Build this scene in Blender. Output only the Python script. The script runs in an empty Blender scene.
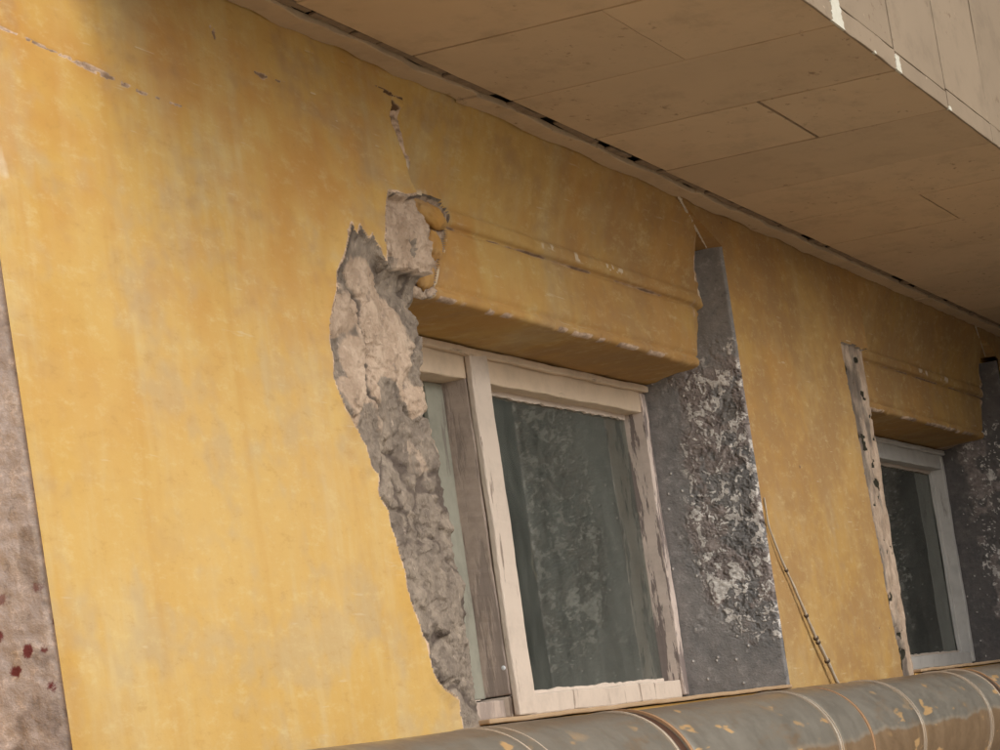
import bpy, bmesh, math, random
import numpy as np
from mathutils import Vector, Matrix

# ------------------------------------------------------------------ camera
# world: X runs along the facade (to the right), Y goes into the wall (facade plane Y=0),
# Z up with the eye level at Z=0 and the ground at Z=GZ
GZ = -1.6
F = 2700.0                                   # focal length in photo pixels (photo 1000 wide)
YAW, PITCH, ROLL = [math.radians(a) for a in (69.049, 7.761, -8.163)]
CAM = np.array([0.0, -2.9, 0.0])
def cam_axes():
    fwd = np.array([math.sin(YAW)*math.cos(PITCH), math.cos(YAW)*math.cos(PITCH), math.sin(PITCH)])
    right = np.array([math.cos(YAW), -math.sin(YAW), 0.0]); up = np.cross(right, fwd)
    r = math.cos(ROLL)*right + math.sin(ROLL)*up; u = -math.sin(ROLL)*right + math.cos(ROLL)*up
    return np.array([r, u, fwd])
AX = cam_axes()
def hit(px, py, ax=1, val=0.0):
    """photo pixel -> world point on the plane coordinate[ax] = val"""
    d = np.array([(px-500)/F, -(py-375)/F, 1.0]) @ AX
    return CAM + d*((val-CAM[ax])/d[ax])

scene = bpy.context.scene
cd = bpy.data.cameras.new('camera'); co = bpy.data.objects.new('camera', cd)
scene.collection.objects.link(co)
m = Matrix([[AX[0][i], AX[1][i], -AX[2][i], CAM[i]] for i in range(3)] + [[0, 0, 0, 1]])
co.matrix_world = m
cd.sensor_width = 36.0; cd.lens = F/1000*36; cd.clip_end = 3000; cd.clip_start = 0.05
scene.camera = co

# ------------------------------------------------------------------ sky, sun, exposure
SUN_EL, SUN_AZ = math.radians(32), math.radians(192)      # azimuth of the sun, clockwise from +Y
w = bpy.data.worlds.new('World'); scene.world = w; w.use_nodes = True
nt = w.node_tree
sky = nt.nodes.new('ShaderNodeTexSky'); sky.sky_type = 'NISHITA'; sky.sun_disc = False
sky.sun_elevation = SUN_EL; sky.sun_rotation = SUN_AZ; sky.dust_density = 4.0; sky.air_density = 1.0
hs = nt.nodes.new('ShaderNodeHueSaturation'); hs.inputs['Saturation'].default_value = 0.3
nt.links.new(sky.outputs[0], hs.inputs['Color'])
nt.links.new(hs.outputs[0], nt.nodes['Background'].inputs['Color'])
nt.nodes['Background'].inputs['Strength'].default_value = 0.15
sl = bpy.data.lights.new('sun', 'SUN'); sl.energy = .7; sl.angle = math.radians(60); sl.color = (1, .95, .87)
so = bpy.data.objects.new('sun', sl); scene.collection.objects.link(so)
sd = Vector((math.sin(SUN_AZ)*math.cos(SUN_EL), math.cos(SUN_AZ)*math.cos(SUN_EL), math.sin(SUN_EL)))
so.rotation_euler = sd.to_track_quat('Z', 'Y').to_euler()
scene.view_settings.view_transform = 'Standard'; scene.view_settings.look = 'None'
scene.view_settings.exposure = 0.30; scene.view_settings.gamma = 1.0
scene.view_settings.use_curve_mapping = False
scene.cycles.max_bounces = 6; scene.cycles.diffuse_bounces = 4; scene.cycles.glossy_bounces = 3; scene.cycles.transparent_max_bounces = 6

# ------------------------------------------------------------------ numpy noise
def _h(ix, iy, s):
    v = (ix.astype(np.int64)*374761393 + iy.astype(np.int64)*668265263 + s*1274126177) & 0xffffffff
    v = ((v ^ (v >> 13))*1274126177) & 0xffffffff
    v = ((v ^ (v >> 16))*2246822519) & 0xffffffff
    return ((v ^ (v >> 15)) & 0xffffff)/float(0xffffff)
def vnoise(x, y, s=0):
    ix, iy = np.floor(x), np.floor(y); fx, fy = x-ix, y-iy
    fx = fx*fx*fx*(fx*(fx*6-15)+10); fy = fy*fy*fy*(fy*(fy*6-15)+10)
    a, b, c, d = _h(ix, iy, s), _h(ix+1, iy, s), _h(ix, iy+1, s), _h(ix+1, iy+1, s)
    return (a*(1-fx)+b*fx)*(1-fy) + (c*(1-fx)+d*fx)*fy
def fbm(x, y, o=4, s=0, g=.5):
    t = 0; a = 1; n = 0
    for k in range(o):
        t = t + a*vnoise(x*2**k + 17.3*k, y*2**k - 9.1*k, s+k); n += a; a *= g
    return t/n
def worley(x, y, s=0):
    ix, iy = np.floor(x), np.floor(y)
    f1 = np.full(x.shape, 9.0); f2 = np.full(x.shape, 9.0); cid = np.zeros(x.shape)
    for dx in (-1, 0, 1):
        for dy in (-1, 0, 1):
            cx, cy = ix+dx, iy+dy
            px = cx + _h(cx, cy, s); py = cy + _h(cx, cy, s+7)
            d = np.hypot(x-px, y-py); r = _h(cx, cy, s+13)
            near = d < f1
            f2 = np.where(near, f1, np.minimum(f2, d)); cid = np.where(near, r, cid); f1 = np.where(near, d, f1)
    return f1, f2, cid
def sst(a, b, x):
    t = np.clip((x-a)/(b-a), 0, 1); return t*t*(3-2*t)
def inside(P, x, z):
    r = np.zeros(x.shape, bool); n = len(P)
    for i in range(n):
        x1, z1 = P[i]; x2, z2 = P[(i+1) % n]
        c = (z1 > z) != (z2 > z)
        with np.errstate(divide='ignore', invalid='ignore'):
            r ^= c & (x < (x2-x1)*(z-z1)/(z2-z1 if z2 != z1 else 1e-9) + x1)
    return r
def pdist(P, x, z, closed=False, sx=1.0):
    """distance to a polyline and parameter along it"""
    best = np.full(x.shape, 1e9); par = np.zeros(x.shape)
    n = len(P); m_ = n if closed else n-1
    for i in range(m_):
        x1, z1 = P[i]; x2, z2 = P[(i+1) % n]
        ex, ez = (x2-x1)*sx, z2-z1; l2 = ex*ex+ez*ez+1e-12
        t = np.clip((((x-x1)*sx)*ex+(z-z1)*ez)/l2, 0, 1)
        d = np.hypot((x-x1)*sx-t*ex, z-z1-t*ez)
        k = d < best; best = np.where(k, d, best); par = np.where(k, (i+t)/m_, par)
    return best, par
def px2(L, y=0.0):
    return [(hit(a, b, 1, y)[0], hit(a, b, 1, y)[2]) for a, b in L]

# ------------------------------------------------------------------ materials
class NT:
    def __init__(s, name, rough=.9, spec=.25):
        s.m = bpy.data.materials.new(name); s.m.use_nodes = True; s.t = s.m.node_tree
        s.b = s.t.nodes['Principled BSDF']; s.b.inputs['Roughness'].default_value = rough
        s.b.inputs['Specular IOR Level'].default_value = spec
        s.co = s.t.nodes.new('ShaderNodeTexCoord').outputs['Object']
    def link(s, a, b): s.t.links.new(a, b)
    def map(s, sc, off=(0, 0, 0), rot=(0, 0, 0)):
        n = s.t.nodes.new('ShaderNodeMapping'); n.inputs['Scale'].default_value = sc
        n.inputs['Location'].default_value = off; n.inputs['Rotation'].default_value = rot
        s.link(s.co, n.inputs['Vector']); return n.outputs[0]
    def noise(s, sc, detail=5, rough=.6, off=(0, 0, 0), dist=0, rot=(0, 0, 0)):
        n = s.t.nodes.new('ShaderNodeTexNoise'); n.inputs['Scale'].default_value = 1
        n.inputs['Detail'].default_value = detail; n.inputs['Roughness'].default_value = rough
        n.inputs['Distortion'].default_value = dist
        if not isinstance(sc, tuple): sc = (sc, sc, sc)
        s.link(s.map(sc, off, rot), n.inputs['Vector']); return n.outputs['Fac']
    def vor(s, sc, off=(0, 0, 0), out='Distance', feat='F1'):
        n = s.t.nodes.new('ShaderNodeTexVoronoi'); n.feature = feat; n.inputs['Scale'].default_value = 1
        if not isinstance(sc, tuple): sc = (sc, sc, sc)
        s.link(s.map(sc, off), n.inputs['Vector']); return n.outputs[out]
    def ramp(s, f, a, b, lo=0.0, hi=1.0):
        n = s.t.nodes.new('ShaderNodeMapRange'); n.interpolation_type = 'SMOOTHSTEP'
        for i, v in ((1, a), (2, b), (3, lo), (4, hi)): n.inputs[i].default_value = v
        s.link(f, n.inputs[0]); return n.outputs[0]
    def math(s, op, a, b=None):
        n = s.t.nodes.new('ShaderNodeMath'); n.operation = op
        for i, v in enumerate((a, b)):
            if v is None: continue
            if isinstance(v, (int, float)): n.inputs[i].default_value = v
            else: s.link(v, n.inputs[i])
        return n.outputs[0]
    def mul(s, a, b): return s.math('MULTIPLY', a, b)
    def mix(s, f, a, b):
        n = s.t.nodes.new('ShaderNodeMix'); n.data_type = 'RGBA'
        if isinstance(f, (int, float)): n.inputs[0].default_value = f
        else: s.link(f, n.inputs[0])
        for i, v in ((6, a), (7, b)):
            if isinstance(v, tuple): n.inputs[i].default_value = (*v, 1)
            else: s.link(v, n.inputs[i])
        return n.outputs[2]
    def attr(s, name):
        n = s.t.nodes.new('ShaderNodeAttribute'); n.attribute_name = name; return n.outputs['Fac']
    def sep(s, ax):
        n = s.t.nodes.new('ShaderNodeSeparateXYZ'); s.link(s.co, n.inputs[0]); return n.outputs[ax]
    def rnd(s):
        return s.t.nodes.new('ShaderNodeObjectInfo').outputs['Random']
    def bump(s, h, st=.3, d=.01):
        n = s.t.nodes.new('ShaderNodeBump'); n.inputs['Strength'].default_value = st
        n.inputs['Distance'].default_value = d; s.link(h, n.inputs['Height'])
        s.link(n.outputs[0], s.b.inputs['Normal'])
    def col(s, c):
        if isinstance(c, tuple): s.b.inputs['Base Color'].default_value = (*c, 1)
        else: s.link(c, s.b.inputs['Base Color'])
        return s

def mat_plaster():
    n = NT('ochre_plaster', .92, .2)
    big = n.noise((.55, .55, .8), 3, .6)
    c = n.mix(n.ramp(big, .35, .65), (.495, .306, .082), (.525, .348, .122))
    # chalky vertical washes
    st = n.noise((2.6, 2.6, .8), 5, .68, (3, 1, 2))
    c = n.mix(n.ramp(st, .48, .68, 0, .75), c, (.54, .415, .20))
    st3 = n.noise((1.7, 1.7, 2.1), 4, .76, (13, 1, 2))
    c = n.mix(n.ramp(st3, .49, .63, 0, .62), c, (.43, .325, .18))
    dr = n.noise((6.5, 6.5, .45), 3, .6, (21, 3, 5))
    c = n.mix(n.ramp(dr, .50, .72, 0, .42), c, (.55, .42, .215))
    c = n.mix(n.ramp(dr, .46, .30, 0, .32), c, (.43, .235, .06))
    # rusty orange wash where water has run down from the eave
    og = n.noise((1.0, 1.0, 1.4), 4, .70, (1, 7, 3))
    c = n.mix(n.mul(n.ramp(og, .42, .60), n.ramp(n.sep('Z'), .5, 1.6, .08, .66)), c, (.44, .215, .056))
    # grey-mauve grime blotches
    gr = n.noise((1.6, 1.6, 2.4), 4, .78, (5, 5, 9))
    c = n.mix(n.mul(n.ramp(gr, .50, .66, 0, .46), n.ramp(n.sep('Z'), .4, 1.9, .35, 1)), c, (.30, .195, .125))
    # darker brown towards the right-hand bays: fading light put into the colour
    xr = n.ramp(n.sep('X'), 6.6, 10.0)
    c = n.mix(n.mul(xr, n.ramp(gr, .36, .60, .45, .85)), c, (.31, .182, .076))
    # short pale scratches, near horizontal
    sc = n.noise((5, 5, 62), 2, .6, (0, 2, 0), .3, (0, .16, 0))
    c = n.mix(n.mul(n.ramp(sc, .66, .76, 0, .5), n.ramp(st, .42, .56)), c, (.55, .45, .30))
    # fine mottling
    sp = n.noise((9, 9, 22), 4, .78, (2, 2, 2))
    c = n.mix(n.ramp(sp, .50, .74, 0, .42), c, (.58, .46, .235))
    c = n.mix(n.ramp(sp, .46, .28, 0, .38), c, (.37, .215, .065))
    # exposed under-coat where the paint has chipped (attribute from the relief)
    under = n.mix(n.ramp(sp, .35, .65), (.25, .175, .12), (.62, .46, .34))
    under = n.mix(n.ramp(n.attr('dark'), .2, .8), under, (.12, .065, .032))
    c = n.mix(n.ramp(n.attr('chip'), .25, .6), c, under)
    c = n.mix(n.ramp(n.attr('pale'), .3, .8, 0, .85), c, (.62, .53, .40))
    n.col(c)
    n.bump(n.math('ADD', n.mul(n.noise((30, 30, 40), 4, .7), .6), n.mul(st3, .8)), .30, .009)
    return n.m

def mat_masonry():
    n = NT('broken_masonry', .95, .15)
    f0 = n.noise((11, 11, 7), 4, .74)
    g = n.mix(n.ramp(f0, .3, .7), (.15, .122, .10), (.31, .255, .20))
    b = n.mix(n.ramp(f0, .35, .65), (.37, .275, .20), (.51, .395, .30))
    f = n.math('ADD', n.attr('lump'), n.mul(n.math('SUBTRACT', n.noise((9, 9, 6), 4, .75, (1, 9, 2)), .5), .9))
    c = n.mix(n.ramp(f, .36, .66), g, b)
    f3 = n.noise((34, 34, 16), 4, .75, (7, 1, 1))
    c = n.mix(n.ramp(f3, .56, .74, 0, .6), c, (.11, .09, .08))
    c = n.mix(n.ramp(f3, .40, .28, 0, .55), c, (.58, .47, .38))
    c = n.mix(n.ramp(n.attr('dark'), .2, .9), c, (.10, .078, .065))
    c = n.mix(n.ramp(n.attr('moss'), .3, .7), c, (.032, .03, .02))
    n.col(c); n.bump(n.math('ADD', f3, n.mul(f0, 1.2)), .9, .016)
    return n.m

def mat_reveal(tint=(.19, .188, .188), warm=(.27, .257, .25), spots=False, name='grey_render'):
    n = NT(name, .93, .2)
    f0 = n.noise((6, 6, 5), 4, .72); f1 = n.noise((24, 24, 28), 4, .75, (3, 1, 1))
    c = n.mix(n.ramp(f0, .3, .7), tint, warm)
    c = n.mix(n.ramp(f1, .50, .75, 0, .6), c, tuple(min(1, v*1.7) for v in warm))
    c = n.mix(n.ramp(f1, .44, .28, 0, .6), c, tuple(v*.55 for v in tint))
    c = n.mix(n.ramp(n.attr('lump'), .2, .7), c, n.mix(n.ramp(f1, .3, .7), (.18, .155, .148), (.38, .33, .31)))
    c = n.mix(n.ramp(n.attr('flake'), .30, .75), c, n.mix(n.ramp(f1, .35, .65), (.44, .41, .385), (.80, .765, .725)))
    c = n.mix(n.ramp(n.attr('dark'), .3, .8), c, (.055, .048, .042))
    c = n.mix(n.ramp(n.attr('moss'), .4, .8), c, (.055, .046, .022))
    if spots:
        v = n.vor((0.1, 13, 15), (3, 1, 2)); v2 = n.noise((3, 3, 3), 2, .5, (4, 0, 1))
        d = f1
        vv = n.math('ADD', v, n.mul(n.math('SUBTRACT', d, .5), .5))
        c = n.mix(n.mul(n.ramp(vv, .14, .24, 1, 0), n.ramp(n.sep('Z'), .35, .6, 1, 0)), c, (.17, .05, .055))
    n.col(c); n.bump(f1, .5, .010)
    return n.m

def mat_paintwood(name, paint, wood, lo, hi, long_ax='Z', dirty=.3):
    n = NT(name, .7, .3)
    s = {'Z': (22, 22, 3.2), 'X': (3.2, 22, 22)}[long_ax]
    f = n.noise(s, 6, .68)
    d = n.noise(9, 5, .7, (4, 2, 2))
    p = n.mix(n.ramp(d, .4, .75, 0, dirty*2), paint, tuple(v*.62 for v in paint))
    gs = {'Z': (60, 60, 3), 'X': (3, 60, 60)}[long_ax]
    wd = n.mix(n.noise(gs, 5, .7), tuple(v*.6 for v in wood), tuple(v*1.25 for v in wood))
    k = n.ramp(f, lo, hi)
    n.col(n.mix(k, p, wd))
    n.bump(n.math('ADD', n.mul(k, -1.0), n.mul(n.noise(gs, 4, .7), .35)), .45, .003)
    return n.m

def mat_board(name, base, rough=.75):
    n = NT(name, rough, .3)
    c = n.mix(n.noise((1.6, 1.6, 1.6), 4, .65), tuple(v*.86 for v in base), tuple(v*1.08 for v in base))
    k = n.math('ADD', .93, n.mul(n.rnd(), .12))
    vm = n.t.nodes.new('ShaderNodeVectorMath'); vm.operation = 'SCALE'
    n.link(c, vm.inputs[0]); n.link(k, vm.inputs['Scale']); c = vm.outputs[0]
    sc = n.noise((22, 5, 22), 4, .6, (5, 1, 2), .4, (0, 0, .5))
    c = n.mix(n.mul(n.ramp(sc, .68, .74, 0, .7), n.ramp(n.noise(2.1, 3, .5, (1, 1, 7)), .5, .6)), c, (.66, .52, .38))
    dk = n.noise((14, 26, 26), 4, .65, (3, 9, 2))
    c = n.mix(n.mul(n.ramp(dk, .60, .70, 0, .7), n.ramp(n.noise(1.4, 3, .5, (6, 1, 7)), .46, .60)), c, (.14, .085, .045))
    c = n.mix(n.ramp(n.noise((3, 5, 5), 4, .75, (8, 8, 8)), .46, .72, 0, .6), c, tuple(v*.70 for v in base))
    n.col(c); n.bump(n.noise((12, 12, 12), 4, .65), .14, .006)
    return n.m

def mat_plain(name, c1, c2, sc=12, rough=.9, st=.3):
    n = NT(name, rough, .25); n.col(n.mix(n.noise(sc, 6, .7), c1, c2)); n.bump(n.noise(sc*3, 6, .7), st, .006); return n.m

def mat_pipe():
    n = NT('pipe_metal', .4, .5); n.b.inputs['Metallic'].default_value = .35
    c = n.mix(n.noise((1.4, 5, 5), 4, .65), (.20, .182, .15), (.29, .262, .218))
    c = n.mix(n.ramp(n.noise((3, 12, 12), 4, .7, (4, 4, 4)), .52, .72, 0, .8), c, (.25, .175, .11))
    # rust coloured wash along the lower flank, with a wavering tide line
    zz = n.math('ADD', n.sep('Z'), n.mul(n.math('SUBTRACT', n.noise((1.6, .2, .2), 4, .75, (0, 3, 0)), .5), .11))
    c = n.mix(n.ramp(zz, -.150, -.135, .85, 0), c, n.mix(n.noise((3, 9, 9), 4, .7), (.24, .145, .075), (.34, .225, .125)))
    tl = n.mul(n.ramp(zz, -.150, -.140), n.ramp(zz, -.138, -.126, 1, 0))
    c = n.mix(n.mul(tl, .6), c, (.36, .30, .23))
    top = n.ramp(n.math('ADD', n.sep('Z'), n.mul(n.noise((2, 5, 5), 4, .6), .03)), .035, .06)
    c = n.mix(n.mul(top, .7), c, (.235, .165, .105))
    # slanting worn scars showing ochre primer
    sv = n.noise((5, 3, 22), 3, .5, (2, 7, 1), .2, (0, -.7, 0))
    c = n.mix(n.mul(n.ramp(sv, .62, .66), n.ramp(n.noise((1.2, 3, 3), 3, .5, (6, 1, 1)), .44, .54)), c, (.62, .40, .19))
    c = n.mix(n.ramp(n.noise((40, 40, 40), 4, .7, (3, 3, 1)), .66, .74, 0, .6), c, (.40, .36, .30))
    n.col(c)
    n.link(n.ramp(n.noise(8, 5, .7, (2, 8, 8)), .3, .7, .28, .52), n.b.inputs['Roughness'])
    n.bump(n.noise((6, 9, 9), 4, .6), .16, .01)
    return n.m

def mat_glass():
    mt = bpy.data.materials.new('dusty_glass'); mt.use_nodes = True; t = mt.node_tree
    for x in list(t.nodes):
        if x.type != 'OUTPUT_MATERIAL': t.nodes.remove(x)
    tr = t.nodes.new('ShaderNodeBsdfTransparent'); tr.inputs[0].default_value = (.62, .66, .64, 1)
    gl = t.nodes.new('ShaderNodeBsdfGlossy'); gl.inputs['Roughness'].default_value = .03
    gl.inputs['Color'].default_value = (.86, .90, .86, 1)
    fr = t.nodes.new('ShaderNodeFresnel'); fr.inputs['IOR'].default_value = 2.35
    mx = t.nodes.new('ShaderNodeMixShader'); t.links.new(fr.outputs[0], mx.inputs[0])
    t.links.new(tr.outputs[0], mx.inputs[1]); t.links.new(gl.outputs[0], mx.inputs[2])
    df = t.nodes.new('ShaderNodeBsdfDiffuse'); df.inputs[0].default_value = (.27, .28, .25, 1)
    tc = t.nodes.new('ShaderNodeTexCoord'); no = t.nodes.new('ShaderNodeTexNoise')
    mp = t.nodes.new('ShaderNodeMapping'); mp.inputs['Scale'].default_value = (5, 5, 2.2)
    t.links.new(tc.outputs['Object'], mp.inputs[0]); t.links.new(mp.outputs[0], no.inputs['Vector'])
    no.inputs['Scale'].default_value = 1; no.inputs['Detail'].default_value = 8; no.inputs['Roughness'].default_value = .7
    mr = t.nodes.new('ShaderNodeMapRange'); t.links.new(no.outputs['Fac'], mr.inputs[0])
    for i, v in ((1, .35), (2, .75), (3, .10), (4, .34)): mr.inputs[i].default_value = v
    m2 = t.nodes.new('ShaderNodeMixShader'); t.links.new(mr.outputs[0], m2.inputs[0])
    t.links.new(mx.outputs[0], m2.inputs[1]); t.links.new(df.outputs[0], m2.inputs[2])
    t.links.new(m2.outputs[0], t.nodes['Material Output'].inputs['Surface'])
    return mt

M = dict(
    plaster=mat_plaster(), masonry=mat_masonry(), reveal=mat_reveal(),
    reveal_pink=mat_reveal((.42, .375, .37), (.55, .50, .49), True, 'pinkish_grey_render'),
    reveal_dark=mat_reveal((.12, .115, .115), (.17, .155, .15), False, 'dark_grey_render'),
    white=mat_paintwood('cream_paint', (.58, .49, .41), (.30, .235, .19), .60, .66, 'Z', .22),
    white_head=mat_paintwood('cream_paint_head', (.62, .49, .36), (.30, .22, .16), .62, .70, 'X', .2),
    peel=mat_paintwood('peeling_paint', (.60, .50, .44), (.235, .19, .175), .50, .545, 'Z', .3),
    greywood=mat_paintwood('bare_grey_wood', (.44, .355, .30), (.32, .26, .225), .46, .56, 'Z', .4),
    sagewood=mat_paintwood('sage_paint', (.27, .265, .215), (.20, .18, .15), .58, .66, 'Z', .3),
    white2=mat_paintwood('white_paint', (.62, .60, .57), (.34, .31, .29), .62, .70, 'Z', .2),
    putty=mat_plain('old_putty', (.50, .42, .35), (.68, .58, .50), 26, .9, .4),
    board=mat_board('beige_board', (.54, .40, .26)), fascia=mat_board('pink_beige_board', (.275, .21, .145)),
    sealant=mat_plain('old_sealant', (.10, .07, .045), (.36, .27, .19), 22),
    chipwhite=mat_plain('white_chip', (.46, .43, .33), (.64, .62, .55), 30),
    crackpale=mat_plain('pale_chipped_edge', (.30, .22, .14), (.78, .68, .54), 42, .95, .5),
    dark=mat_plain('dark_cavity', (.02, .015, .012), (.035, .028, .02), 10),
    room=mat_plain('room_wall', (.17, .18, .175), (.22, .225, .22), 2),
    inner=mat_plain('inner_sash_paint', (.42, .41, .37), (.55, .53, .48), 14, .7),
    pipe=mat_pipe(), band=mat_plain('rusty_band', (.05, .022, .014), (.10, .05, .03), 14, .6),
    seam=mat_plain('pale_seam', (.34, .29, .23), (.52, .42, .32), 22, .55), rustseam=mat_plain('rust_seam', (.30, .17, .09), (.40, .24, .13), 20, .7),
    rustsill=mat_plain('rusty_sill', (.34, .21, .11), (.46, .34, .22), 9, .7),
    stalk=mat_plain('dry_stalk', (.30, .235, .165), (.58, .50, .40), 26, .85), knot=mat_plain('stalk_knot', (.06, .04, .03), (.12, .09, .06), 30),
    added_curtain=mat_plain('added_net', (.60, .60, .54), (.72, .71, .65), 6),
    nail=mat_plain('nail_head', (.62, .66, .70), (.75, .78, .80), 30, .4),
    glass=mat_glass(), wing=mat_plain('dark_wing_wall', (.055, .06, .06), (.085, .088, .086), 1.2), wingglass=mat_plain('wing_window', (.02, .025, .03), (.03, .035, .04), 2, .3, 0),
    ground=mat_plain('sandy_ground', (.38, .335, .265), (.49, .43, .35), 1.5), bodywall=mat_plain('plain_ochre_wall', (.50, .29, .08), (.58, .36, .12), 3),
    bracket=mat_plain('bracket_steel', (.06, .055, .05), (.10, .09, .08), 8, .6),
)

# ------------------------------------------------------------------ object helpers
C = scene.collection
def top(name, loc, label, cat, group=None):
    e = bpy.data.objects.new(name, None); C.objects.link(e); e.location = loc; e.empty_display_size = .2
    e['label'] = label; e['category'] = cat
    if group: e['group'] = group
    return e
def wloc(o):
    v = Vector(o.location)
    while o.parent: o = o.parent; v = v + Vector(o.location)
    return v
def link(name, me, mat, parent=None, label=None, smooth=False):
    """mesh data is in world coordinates; the object keeps the world frame under its parent"""
    o = bpy.data.objects.new(name, me); C.objects.link(o)
    if mat: me.materials.append(mat)
    if parent is not None:
        o.parent = parent; o.location = -wloc(parent)
    if label: o['label'] = label
    if smooth: me.shade_smooth()
    return o
def rag_box(x0, x1, y0, y1, z0, z1, bev=.004, cuts=0, jit=0.0, seed=0):
    bm = bmesh.new(); bmesh.ops.create_cube(bm, size=1)
    for v in bm.verts: v.co = ((x0+x1)/2+v.co.x*(x1-x0), (y0+y1)/2+v.co.y*(y1-y0), (z0+z1)/2+v.co.z*(z1-z0))
    d = [x1-x0, y1-y0, z1-z0]; k = d.index(max(d))
    if cuts:
        es = [e for e in bm.edges if abs((e.verts[0].co-e.verts[1].co)[k]) > d[k]*.9]
        bmesh.ops.subdivide_edges(bm, edges=es, cuts=cuts)
    if bev:
        es = [e for e in bm.edges if len(e.link_faces) == 2 and e.calc_face_angle(0) > .5]
        bmesh.ops.bevel(bm, geom=es, offset=bev, segments=2, affect='EDGES', profile=.5)
    if jit:
        r = random.Random(seed)
        ph = [r.uniform(0, 6) for _ in range(6)]
        for v in bm.verts:
            t = v.co[k]*9
            for a in range(3):
                if a != k: v.co[a] += jit*(math.sin(t+ph[a])+.6*math.sin(2.7*t+ph[a+3])) + r.uniform(-jit, jit)*.35
    me = bpy.data.meshes.new('m'); bm.to_mesh(me); bm.free(); return me
def box(name, dims, mat, parent, bev=.004, cuts=0, jit=0.0, seed=0, label=None):
    return link(name, rag_box(*dims, bev, cuts, jit, seed), mat, parent, label)
def grid_faces(nu, nv, mask=None):
    i = np.arange(nu-1)[:, None]; j = np.arange(nv-1)[None, :]
    a = (i*nv+j)
    q = np.stack([a, a+nv, a+nv+1, a+1], -1).reshape(-1, 4)
    if mask is not None: q = q[mask.reshape(-1)]
    return q
def mesh_from(P, q, attrs):
    used = np.unique(q); mp = np.full(len(P), -1); mp[used] = np.arange(len(used))
    me = bpy.data.meshes.new('m'); me.from_pydata(P[used].tolist(), [], mp[q].tolist())
    for k, v in attrs.items():
        at = me.attributes.new(k, 'FLOAT', 'POINT'); at.data.foreach_set('value', np.ascontiguousarray(v.reshape(-1)[used], dtype=np.float32))
    me.shade_smooth(); return me

EAVE = 1.961
A0, A1, A2 = 4.820, 10.22, 15.62           # right-hand arrises of the three window bays (they face the camera)
L1, L2 = 7.09, 12.42                      # left-hand arrises of bays 1 and 2
RD = .42                                  # depth of the window recess

# ================================================================== ground
gm = bpy.data.meshes.new('m'); g_ = 400
gm.from_pydata([(-g_, -g_, GZ), (g_, -g_, GZ), (g_, g_, GZ), (-g_, g_, GZ)], [], [(0, 1, 2, 3)])
go = link('ground', gm, M['ground']); go['kind'] = 'structure'

# ================================================================== the building
B = top('plastered_building', (10, 0, GZ), 'weathered ochre plastered building with deep window bays under a boarded overhang', 'building')
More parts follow.
